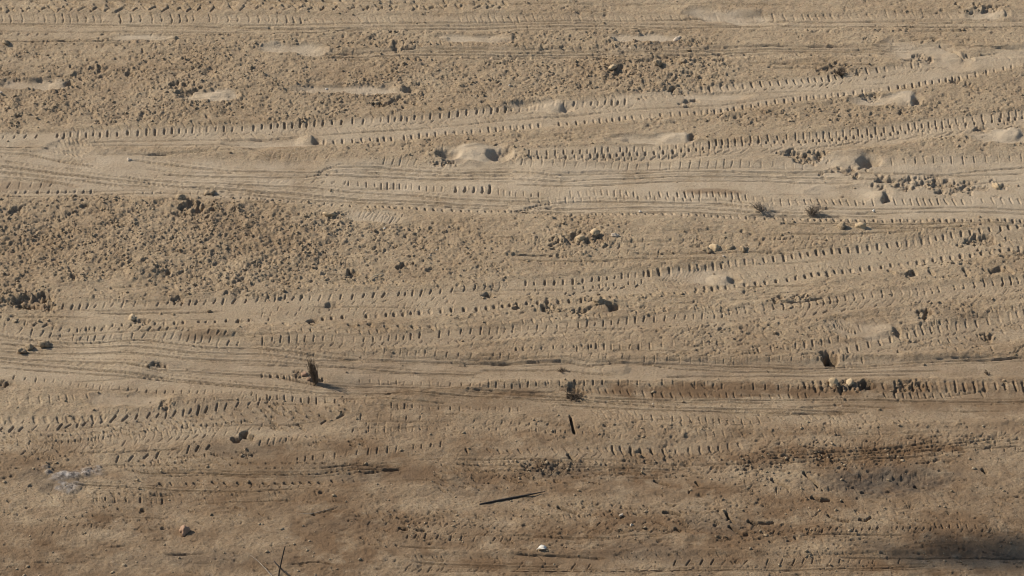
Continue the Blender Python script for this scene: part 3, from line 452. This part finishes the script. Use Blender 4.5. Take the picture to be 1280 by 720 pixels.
def sand_material(name='sand', attr=True):
    m, N, L = mat(name); b = N['Principled BSDF']; b.inputs['Roughness'].default_value = .96; b.inputs['Specular IOR Level'].default_value = .15
    tc = N.new('ShaderNodeTexCoord')
    def noise(scale, detail=4, rough=.6):
        n = N.new('ShaderNodeTexNoise'); n.inputs['Scale'].default_value = scale; n.inputs['Detail'].default_value = detail; n.inputs['Roughness'].default_value = rough
        L.new(tc.outputs['Object'], n.inputs['Vector']); return n
    def mix(fac, a, bb, typ='MIX'):
        x = N.new('ShaderNodeMix'); x.data_type = 'RGBA'; x.blend_type = typ
        for s, val in ((x.inputs[0], fac), (x.inputs[6], a), (x.inputs[7], bb)):
            if hasattr(val, 'is_output'): L.new(val, s)
            else: s.default_value = val if not isinstance(val, tuple) else (*val, 1)
        return x.outputs[2]
    def ramp(src, p0, p1):
        r = N.new('ShaderNodeMapRange'); r.inputs[1].default_value = p0; r.inputs[2].default_value = p1; L.new(src, r.inputs[0]); return r.outputs[0]
    def mul(a, k):
        x = N.new('ShaderNodeMath'); x.operation = 'MULTIPLY'
        L.new(a, x.inputs[0])
        if hasattr(k, 'is_output'): L.new(k, x.inputs[1])
        else: x.inputs[1].default_value = k
        return x.outputs[0]
    c = mix(ramp(noise(2.3, 8, .65).outputs[0], .38, .64), SAND1, SAND2)
    c = mix(mul(ramp(noise(26, 5).outputs[0], .45, .75), .45), c, SAND3)
    c = mix(mul(ramp(noise(60, 3).outputs[0], .55, .8), .4), c, SAND4)
    n4 = noise(125, 3, .75)
    c = mix(mul(ramp(n4.outputs[0], .50, .66), .65), c, (.10, .066, .040))
    n5 = noise(95, 3, .75)
    c = mix(mul(ramp(n5.outputs[0], .54, .70), .5), c, (.46, .38, .28))
    if attr:
        a = N.new('ShaderNodeAttribute'); a.attribute_name = 'stain_shade'; sp = N.new('ShaderNodeSeparateColor'); L.new(a.outputs['Color'], sp.inputs[0])
        c = mix(mul(mul(sp.outputs[2], ramp(noise(5, 6, .65).outputs[0], .25, .6)), .95), c, DUSTC)
        br = noise(9, 5, .65)
        c = mix(mul(mul(sp.outputs[0], ramp(br.outputs[0], .22, .50)), 1.15), c, DAMPC)
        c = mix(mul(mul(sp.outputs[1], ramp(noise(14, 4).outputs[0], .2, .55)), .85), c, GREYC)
        an = noise(45, 4, .7)
        ash = mix(ramp(an.outputs[0], .42, .58), (.10, .09, .085), (.40, .365, .33))
        c = mix(mul(a.outputs['Alpha'], mul(ramp(noise(30, 3).outputs[0], .3, .55), .8)), c, ash)
    L.new(c, b.inputs['Base Color'])
    bp = N.new('ShaderNodeBump'); bp.inputs['Strength'].default_value = .9; bp.inputs['Distance'].default_value = .009
    L.new(noise(75, 6, .8).outputs[0], bp.inputs['Height']); L.new(bp.outputs[0], b.inputs['Normal'])
    return m
SAND1 = (.350, .268, .170); SAND2 = (.285, .208, .125); SAND3 = (.345, .235, .15); SAND4 = (.33, .27, .165)
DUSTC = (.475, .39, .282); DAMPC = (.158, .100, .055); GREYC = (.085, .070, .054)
SAND = sand_material()
col = sc.collection
verts_all = np.stack([X, Y, Z], -1).reshape(-1, 3).astype(np.float32); A = A.reshape(-1, 4)
def sub_mesh(name, mask, parent=None):
    I, J = np.nonzero(mask); q = np.stack([I * NC + J, I * NC + J + 1, (I + 1) * NC + J + 1, (I + 1) * NC + J], 1)
    if len(q) == 0: return None
    u, inv = np.unique(q.ravel(), return_inverse=True)
    me = bpy.data.meshes.new(name); me.vertices.add(len(u)); me.vertices.foreach_set('co', verts_all[u].ravel())
    me.loops.add(q.size); me.loops.foreach_set('vertex_index', inv.astype(np.int32).ravel())
    me.polygons.add(len(q)); me.polygons.foreach_set('loop_start', np.arange(len(q), dtype=np.int32) * 4)
    me.update(calc_edges=True); me.polygons.foreach_set('use_smooth', np.ones(len(q), bool))
    at = me.attributes.new('stain_shade', 'FLOAT_COLOR', 'POINT'); at.data.foreach_set('color', A[u].ravel())
    me.materials.append(SAND)
    o = bpy.data.objects.new(name, me); col.objects.link(o); o.parent = parent
    return o
ground = sub_mesh('ground', own == 0); ground['kind'] = 'structure'
for k in range(1, len(owners)):
    nm, lab = owners[k]; o = sub_mesh(nm, own == k, ground)
    if o: o['label'] = lab
# ------------------------------------------------------------ helpers for things
def ground_z(x, y):
    py = float(py_of(y)); px = x / float(f_of(y)) + 640
    i = min(max(int(round(ri(py))), 0), nr - 1); j = min(max(int(round(ci(px))), 0), nc - 1)
    return float(H[i, j])
def at(px, py): p = G(px, py); p.z = ground_z(p.x, p.y); return p
def tag(o, label, cat, group=None):
    o['label'] = label; o['category'] = cat
    if group: o['group'] = group
    return o
def plain(name, c, c2, scale=40, rough=.9):
    m, N, L = mat(name); b = N['Principled BSDF']; b.inputs['Roughness'].default_value = rough
    tc = N.new('ShaderNodeTexCoord'); n = N.new('ShaderNodeTexNoise'); n.inputs['Scale'].default_value = scale; n.inputs['Detail'].default_value = 5; L.new(tc.outputs['Object'], n.inputs['Vector'])
    r = N.new('ShaderNodeValToRGB'); r.color_ramp.elements[0].color = (*c, 1); r.color_ramp.elements[1].color = (*c2, 1); r.color_ramp.elements[0].position = .35; r.color_ramp.elements[1].position = .65
    L.new(n.outputs[0], r.inputs[0]); L.new(r.outputs[0], b.inputs['Base Color'])
    bp = N.new('ShaderNodeBump'); bp.inputs['Distance'].default_value = .002; bp.inputs['Strength'].default_value = .5; L.new(n.outputs[0], bp.inputs['Height']); L.new(bp.outputs[0], b.inputs['Normal'])
    return m
WEED = plain('dark_weed', (.075, .052, .033), (.17, .118, .07), 90); BARK = plain('bark', (.022, .016, .011), (.045, .032, .022), 200); DRY = plain('dry_stem', (.14, .112, .08), (.28, .22, .155), 90); STRAW = plain('straw', (.42, .34, .22), (.5, .42, .28), 90)
CLODM = sand_material('clod', False); YEL = plain('yellow_clod', (.33, .24, .135), (.40, .30, .18), 60); RED = plain('reddish_clod', (.24, .14, .085), (.30, .19, .12), 60)
WHITE = plain('white_scrap', (.45, .41, .34), (.58, .54, .46), 60, .6); PALE = plain('pale_stone', (.36, .29, .21), (.45, .37, .28), 60)
def obj(name, v, f, m, smooth=True, parent=None):
    me = bpy.data.meshes.new(name); me.from_pydata([tuple(p) for p in v], [], f); me.update(); me.materials.append(m)
    for p in me.polygons: p.use_smooth = smooth
    o = bpy.data.objects.new(name, me); col.objects.link(o); o.parent = parent; return o
def tube(V, F, pts, rad, n=6):
    b = len(V); m = len(pts)
    for k, p in enumerate(pts):
        t = (pts[min(k + 1, m - 1)] - pts[max(k - 1, 0)]).normalized(); a = t.cross(Vector((.13, .2, 1))).normalized(); c = t.cross(a)
        for j in range(n): an = 2 * math.pi * j / n; V.append(p + (a * math.cos(an) + c * math.sin(an)) * rad[k])
    for k in range(m - 1):
        for j in range(n): F.append((b + k * n + j, b + k * n + (j + 1) % n, b + (k + 1) * n + (j + 1) % n, b + (k + 1) * n + j))
    F.append(tuple(b + j for j in range(n))[::-1]); F.append(tuple(b + (m - 1) * n + j for j in range(n)))
def spline(pts, rad, m=14, wob=.0012):
    out, rr = [], []
    for k in range(m + 1):
        t = k / m * (len(pts) - 1); i = min(int(t), len(pts) - 2); f = t - i
        p0, p1, p2, p3 = pts[max(i - 1, 0)], pts[i], pts[i + 1], pts[min(i + 2, len(pts) - 1)]
        p = .5 * ((2 * p1) + (p2 - p0) * f + (2 * p0 - 5 * p1 + 4 * p2 - p3) * f * f + (3 * p1 - p0 - 3 * p2 + p3) * f ** 3)
        out.append(p + Vector([random.uniform(-wob, wob) for _ in range(3)])); q = k / m * (len(rad) - 1); i = min(int(q), len(rad) - 2); rr.append(rad[i] + (rad[i + 1] - rad[i]) * (q - i))
    return out, rr
def ico(sub):
    import bmesh
    bm = bmesh.new(); bmesh.ops.create_icosphere(bm, subdivisions=sub, radius=1); v = np.array([x.co[:] for x in bm.verts]); f = np.array([[q.index for q in x.verts] for x in bm.faces]); bm.free(); return v, f
IV1, IF1 = ico(1); IV3, IF3 = ico(3)
# ------------------------------------------------------------ crumbs: countless, one mesh
NCR = 8500
x = rng.uniform(-36, 1316, NCR * 14); y = rng.uniform(-18, 740, NCR * 14); ii = ri(y).astype(int); jj = ci(x).astype(int)
wgt = np.clip(lo[ii, jj] - .1, 0, 1) ** 1.4 + .03 * (1 - SMOOTH[ii, jj]) + .003
k = np.nonzero(rng.random(len(x)) < wgt * .55)[0][:NCR]; ii, jj = ii[k], jj[k]
cx, cy, cz = Xd[ii, jj], Yg[ii, jj], H[ii, jj]; n = len(k); r = .0022 + .0048 * rng.random(n) ** 3
sc3 = np.stack([r * rng.uniform(.8, 1.5, n), r * rng.uniform(.8, 1.4, n), r * rng.uniform(.5, .9, n)], -1)
V = IV1[None] * rng.uniform(.6, 1.35, (n, len(IV1), 1)) * sc3[:, None, :]
an = rng.random(n) * 6.28; c_, s_ = np.cos(an)[:, None], np.sin(an)[:, None]
V = np.stack([V[..., 0] * c_ - V[..., 1] * s_ + cx[:, None], V[..., 0] * s_ + V[..., 1] * c_ + cy[:, None], V[..., 2] + (cz + r * .35)[:, None]], -1).reshape(-1, 3)
F = (IF1[None] + (np.arange(n) * len(IV1))[:, None, None]).reshape(-1, 3)
me = bpy.data.meshes.new('soil_crumbs'); me.vertices.add(len(V)); me.vertices.foreach_set('co', V.astype(np.float32).ravel()); me.loops.add(F.size); me.loops.foreach_set('vertex_index', F.astype(np.int32).ravel())
me.polygons.add(len(F)); me.polygons.foreach_set('loop_start', np.arange(len(F), dtype=np.int32) * 3); me.update(calc_edges=True); me.materials.append(CLODM)
o = bpy.data.objects.new('soil_crumbs', me); col.objects.link(o); o['kind'] = 'stuff'; tag(o, 'small sandy crumbs and grit scattered over the tracked ground', 'soil crumbs')
# ------------------------------------------------------------ single clods and stones
def clod(name, px, py, rx, ry, rz, m, label, cat, group=None, ang=None, seed=0, sink=.25):
    """sizes in metres"""
    g = np.random.default_rng(seed + 500); v = IV3.copy()
    for fr, am in ((1.6, .5), (3.4, .34), (7.5, .2)):
        ph = g.random((3, 3)) * 6.28; d = g.normal(size=(3, 3)); v = v * (1 + am * sum(np.sin(v @ d[q] * fr + ph[q, 0]) for q in range(3))[:, None] / 3)
    v = v * np.array([rx, ry, rz]) * .74; v[:, 2] = np.where(v[:, 2] < -rz * .5, -rz * .5 + (v[:, 2] + rz * .5) * .3, v[:, 2])
    p = at(px, py); o = obj(name, v, [tuple(int(i) for i in q) for q in IF3], m); o.location = (p.x, p.y, p.z + rz * (.5 - sink)); o.rotation_euler = (0, 0, g.random() * 3 if ang is None else ang)
    return tag(o, label, cat, group)
CG = 'single clods lying on the sand'
for k, a in enumerate([
 ('soil_clod', 8, 55, .020, .022, .016, CLODM, 'round pale clod at the left edge below the far track', 'clod'),
 ('pebble', 161, 198, .013, .014, .010, PALE, 'small pale pebble alone on the left end of the broadest track', 'pebble'),
 ('stone', 846, 47, .018, .022, .016, PALE, 'angular pale stone at the toe of a faint footprint near the top', 'stone'),
 ('soil_clod', 230, 664, .024, .026, .026, RED, 'reddish brown clod on the smooth sand at the lower left', 'clod'),
 ('soil_clod', 471, 126, .026, .030, .016, CLODM, 'flat round clod in the upper loose soil, left of the centre', 'clod'),
 ('soil_clod', 884, 313, .022, .024, .014, CLODM, 'leftmost of the pale clods in a short row right of the centre', 'clod'),
 ('soil_clod', 895, 310, .030, .026, .018, YEL, 'second and largest clod of the short row right of the centre', 'clod'),
 ('soil_clod', 912, 311, .024, .020, .014, CLODM, 'third clod of the short row right of the centre', 'clod'),
 ('soil_clod', 929, 312, .022, .020, .014, CLODM, 'rightmost clod of the short row right of the centre', 'clod'),
 ('soil_clod', 725, 299, .020, .026, .018, YEL, 'yellowish clod beside a dark hole under the broadest track', 'clod'),
 ('soil_clod', 744, 295, .022, .022, .016, YEL, 'yellowish clod lying alone right of the dark hole', 'clod'),
 ('soil_clod', 768, 297, .022, .014, .012, PALE, 'pale flat clod at the right end of the yellowish scatter', 'clod'),
 ('soil_clod', 1052, 285, .030, .026, .018, CLODM, 'pale clod below the broadest track at the right', 'clod'),
 ('soil_clod', 1074, 286, .026, .020, .018, YEL, 'yellow brown clod touching a groove below the broadest track', 'clod'),
 ('soil_clod', 26, 436, .026, .022, .020, CLODM, 'pale broken clod in the wide track near the left edge', 'clod'),
 ('soil_clod', 37, 432, .022, .020, .018, CLODM, 'clod just right of the pale broken one near the left edge', 'clod'),
 ('soil_clod', 57, 428, .028, .026, .020, CLODM, 'low clod in the wide track at the far left', 'clod'),
 ('soil_clod', 165, 399, .024, .022, .018, YEL, 'yellowish clod in the short track left of the centre', 'clod'),
 ('soil_clod', 262, 240, .030, .026, .020, CLODM, 'clod standing on the lower rim of the broadest track at the left', 'clod'),
 ('soil_clod', 226, 250, .020, .020, .018, CLODM, 'clod beside the dark pockets of the dense loose soil', 'clod'),
 ('soil_clod', 412, 270, .026, .030, .020, YEL, 'yellowish lump at the heel of the ribbed shoe print', 'clod'),
 ('soil_clod', 745, 108, .018, .018, .012, CLODM, 'pale clod near the lower rim of the top centre loose soil', 'clod'),
 ('soil_clod', 765, 84, .028, .034, .020, YEL, 'yellow clod at the left end of the darkest loose soil', 'clod'),
 ('soil_clod', 822, 80, .024, .024, .018, CLODM, 'clod in the middle of the darkest loose soil', 'clod'),
 ('soil_clod', 853, 76, .022, .022, .016, CLODM, 'clod at the right of the darkest loose soil', 'clod'),
 ('soil_clod', 1041, 480, .026, .030, .022, YEL, 'yellow clod beside the dark hole in the browner track', 'clod'),
 ('soil_clod', 1064, 478, .022, .020, .020, YEL, 'smaller yellow clod touching the dark hole in the browner track', 'clod'),
 ('soil_clod', 749, 379, .030, .028, .018, CLODM, 'pale clod left of the small hole in the centre', 'clod'),
 ('soil_clod', 1245, 231, .028, .020, .018, YEL, 'yellowish clod near the right edge above the broadest track', 'clod'),
 ('soil_clod', 381, 467, .014, .014, .014, RED, 'small reddish clod at the foot of the tallest dry weed, its upper neighbour', 'clod'),
 ('soil_clod', 385, 473, .013, .012, .012, RED, 'small reddish clod at the foot of the tallest dry weed, the lower one', 'clod'),
 ('pebble', 905, 311+10, .008, .010, .006, PALE, 'tiny pebble just below the short row of clods', 'pebble'),
 ('pebble', 800, 265+0, .006, .007, .005, WHITE, 'tiny white pebble right of the centre in the broadest track', 'pebble'),
 ('pebble', 408, 109, .006, .007, .005, WHITE, 'tiny white pebble in the upper clods beside the longest footprint', 'pebble'),
 ('pebble', 637, 107, .005, .006, .005, WHITE, 'tiny white pebble in the top centre clods', 'pebble'),
 ('pebble', 481, 285, .006, .006, .005, WHITE, 'tiny white pebble below the ribbed shoe print', 'pebble'),
 ('pebble', 546, 311, .006, .006, .005, WHITE, 'tiny white pebble left of the centre, near a paler one', 'pebble'),
 ('pebble', 538, 320, .005, .006, .005, PALE, 'tiny pale pebble left of the centre, below a white one', 'pebble'),
 ('pebble', 1092, 262, .008, .007, .004, WHITE, 'white chip in the broadest track at the right', 'pebble'),
 ('pebble', 816, 502, .005, .005, .004, PALE, 'tiny pale pebble in the browner track', 'pebble'),
 ('pebble', 776, 644, .008, .010, .008, PALE, 'cream pebble among dark cracks at the lower middle', 'pebble'),
 ('pebble', 789, 657, .007, .010, .007, PALE, 'cream pebble below the other cream one at the lower middle', 'pebble'),
 ('pebble', 1, 117, .010, .010, .007, PALE, 'pale pebble cut by the left edge in the upper clods', 'pebble'),
]): clod(*a, group=CG if a[0] == 'soil_clod' else ('tiny pebbles' if a[0] == 'pebble' else None), seed=k)
# white scrap: a curled flake
V, F = [], []; p = at(677, 687)
prof = [(-.016, .001), (-.012, .006), (-.004, .009), (.006, .010), (.013, .007), (.016, .002)]
for th in (0, -.0018):
    for (xx, zz) in prof:
        for yy in np.linspace(-1, 1, 6): V.append(Vector((xx + .003 * yy, yy * .013 * (1 - (xx / .021) ** 2), zz + th + .002 * math.sin(3 * yy + xx * 200))))
m_ = 6
for L_ in (0, 1):
    b = L_ * 36
    for i in range(5):
        for j in range(5): q = (b + i * m_ + j, b + (i + 1) * m_ + j, b + (i + 1) * m_ + j + 1, b + i * m_ + j + 1); F.append(q if L_ else q[::-1])
edge = [j for j in range(6)] + [i * 6 + 5 for i in range(1, 6)] + [30 + j for j in range(4, -1, -1)] + [i * 6 for i in range(4, 0, -1)]
for a, b in zip(edge, edge[1:] + edge[:1]): F.append((a, b, b + 36, a + 36))
o = obj('paper_scrap', V, F, WHITE); o.location = p + Vector((0, 0, .003)); tag(o, 'small curled white scrap lying on the brown sand near the bottom', 'scrap')
# ------------------------------------------------------------ sticks
def gp(px, py, up=0.0): q = at(px, py); q.z += up; return q
V, F = [], []
a, b = G(599, 629), G(682, 615.5); za = ground_z(a.x, a.y)
pts = [gp(599, 629, .002), gp(625, 624.8, .002), gp(652, 620.2, .003), gp(682, 615.5, .007)]
q, r_ = spline(pts, [.0022, .0040, .0044, .0034, .001], 22, .0005); tube(V, F, q, r_, 7)
o = obj('stick', V, F, BARK); tag(o, 'straight dark stick lying nearly level on the sand at the bottom centre', 'stick')
# upright stick with a crossing twig, cut by the lower edge
V, F = [], []; base = gp(345.5, 729, -.03)
top = Vector(base); 
dv = G(345.5, 729) ; k_ = .180
tip = Vector((base.x + .035, base.y + .012, base.z + k_))
q, r_ = spline([base, base.lerp(tip, .5) + Vector((-.003, 0, 0)), tip], [.0032, .0030, .0026, .0022], 14, .0005); tube(V, F, q, r_, 7)
o = obj('upright_stick', V, F, BARK); tag(o, 'thin dark stick standing upright, cut off by the bottom edge', 'stick')
V, F = [], []
q, r_ = spline([gp(343, 710, .030), gp(348, 714, .022), gp(356, 718, .012), gp(368, 725, .004)], [.002, .0032, .0036, .002], 12, .0006); tube(V, F, q, r_, 7)
o = obj('twig', V, F, BARK); tag(o, 'short dark twig lying behind the upright stick at the bottom edge', 'twig')
V, F = [], []
q, r_ = spline([gp(313, 696, .004), gp(321, 703, .010), gp(331, 713, .010), gp(342, 724, .006)], [.0006, .0014, .0020, .0024], 16, .0006); tube(V, F, q, r_, 6)
o = obj('twig', V, F, DRY); tag(o, 'thin curved brown twig left of the upright stick', 'twig')
V, F = [], []
q, r_ = spline([gp(460, 351, .003), gp(468, 346, .005), gp(478, 342, .004)], [.001, .0017, .0012], 10, .0008); tube(V, F, q, r_, 6)
o = obj('straw', V, F, STRAW); tag(o, 'pale dry straw lying at the right end of the densest loose soil', 'straw')
V, F = [], []
q, r_ = spline([gp(370, 639, .002), gp(385, 640, .003), gp(400, 638, .003), gp(422, 632, .002)], [.0008, .0014, .0012, .0006], 16, .0008); tube(V, F, q, r_, 6)
o = obj('twig', V, F, DRY); tag(o, 'hair-thin curved twig flat on the sand above the upright stick', 'twig')
# ------------------------------------------------------------ dry weeds
def tuft(px, py, n, height, spread, lean, label, m=DRY, rad=.0012, squat=0.):
    p = at(px, py); V, F = [], []; g = random.Random(int(px * 3 + py))
    for k in range(n):
        a = g.uniform(0, 6.28); b = p + Vector((g.uniform(-1, 1) * spread * .35, g.uniform(-1, 1) * spread * .35, -.006))
        h = height * g.uniform(.35, 1); e = b + Vector((math.cos(a) * spread * g.uniform(.3, 1) + lean[0] * h, math.sin(a) * spread * g.uniform(.3, 1) + lean[1] * h, h))
        mid = b.lerp(e, .5) + Vector((g.uniform(-1, 1), g.uniform(-1, 1), g.uniform(0, 1))) * spread * .25
        q, r_ = spline([b, mid, e], [rad * 1.2, rad, rad * .4], 4, .0004); tube(V, F, q, r_, 3)
        if g.random() < .6: q, r_ = spline([mid, mid.lerp(e, .5) + Vector((g.uniform(-1, 1), g.uniform(-1, 1), .3)) * spread * .4], [rad * .8, rad * .3], 2, 0); tube(V, F, q, r_, 3)
    o = obj('dry_weed', V, F, m, False); tag(o, label, 'weed', 'dried weeds in the tracks')
tuft(395, 477, 62, .125, .020, (-.17, 0), 'tallest dry weed, a dark upright tuft in the wide middle track', WEED, .0012)
tuft(718, 493, 50, .045, .040, (-.2, 0), 'spreading dark weed on the rim of the browner track, centre', WEED, .0013)
tuft(704, 461, 26, .025, .025, (-.3, 0), 'small dark weed above the spreading one in the centre', WEED, .0013)
tuft(1016, 266, 70, .05, .040, (.1, 0), 'grey weed in the broadest track at the right', DRY, .0012)
tuft(951, 264, 45, .04, .038, (-.3, 0), 'flattened grey weed in the broadest track, left of another', DRY, .0012)
tuft(1050, 91, 60, .028, .035, (.1, 0), 'dark weed in a hollow beside the climbing track', WEED, .0012)
tuft(440, 346, 34, .022, .022, (.1, 0), 'small dark weed at the right end of the densest loose soil', WEED, .0013)
tuft(1235, 465, 16, .026, .014, (-.5, 0), 'tiny weed with a few stems near the right edge', WEED, .0012)
tuft(1157, 396, 40, .022, .030, (0, 0), 'dark weed in a hole at the right, under the comb-like track', WEED, .0012)
tuft(748, 366, 14, .020, .010, (0, 0), 'tiny weed tip above the small hole in the centre', WEED, .0011)
# ------------------------------------------------------------ unseen leaning tree, added so its crown shades the lower right corner
C0 = Vector((TRX, TRY, 7.0)); base = Vector((-3.6, 8.3, -.1)); root = bpy.data.objects.new('added_shade_tree', None); col.objects.link(root); root.location = base
tag(root, 'unseen leafy tree, added to cast the shade in the bottom right corner', 'tree')
V, F = [], []
q, r_ = spline([Vector((0, 0, 0)), (C0 - base) * .3 + Vector((-.1, -.25, .2)), (C0 - base) * .7 + Vector((0, -.2, .1)), C0 - base], [.16, .12, .09, .05], 16, .01); tube(V, F, q, r_, 10); obj('trunk', V, F, DRY, True, root)
V, F = [], []; g = random.Random(3)
for k in range(9):
    e = Vector((g.gauss(-.1, .55), g.gauss(0, .2), g.gauss(.05, .12))); q, r_ = spline([(C0 - base) * .9, (C0 - base) + e * .5 + Vector((0, 0, .1)), (C0 - base) + e * 1.4], [.04, .025, .008], 6, .01); tube(V, F, q, r_, 5)
obj('limbs', V, F, DRY, True, root)
V, F = [], []
for k in range(3300):
    while True:
        p = Vector((g.uniform(-1, 1), g.uniform(-1, 1), g.uniform(-1, 1)))
        if .25 < p.length < 1: break
    if k % 5 >= 3 and k % 3: continue
    p = C0 - base + (Vector((p.x * 1.15, p.y * .42, p.z * .25)) if k % 5 < 3 else Vector((p.x * .85 - .95, p.y * .10 + .36, p.z * .10))); a = Vector((g.gauss(0, 1), g.gauss(0, 1), g.gauss(0, 1))).normalized(); b_ = a.orthogonal().normalized(); b = len(V)
    V += [p, p + a * .035 + b_ * .022, p + a * .09, p + a * .035 - b_ * .022]; F.append((b, b + 1, b + 2, b + 3))
LEAF = plain('leaf', (.045, .075, .02), (.08, .11, .03), 9); obj('crown', V, F, LEAF, False, root)
print('tris', sum(sum(len(p.vertices) - 2 for p in o.data.polygons) if len(o.data.polygons) < 5000 else len(o.data.polygons) * (2 if len(o.data.loops) == 4 * len(o.data.polygons) else 1) for o in sc.objects if o.type == 'MESH'), n1, n2, n3)
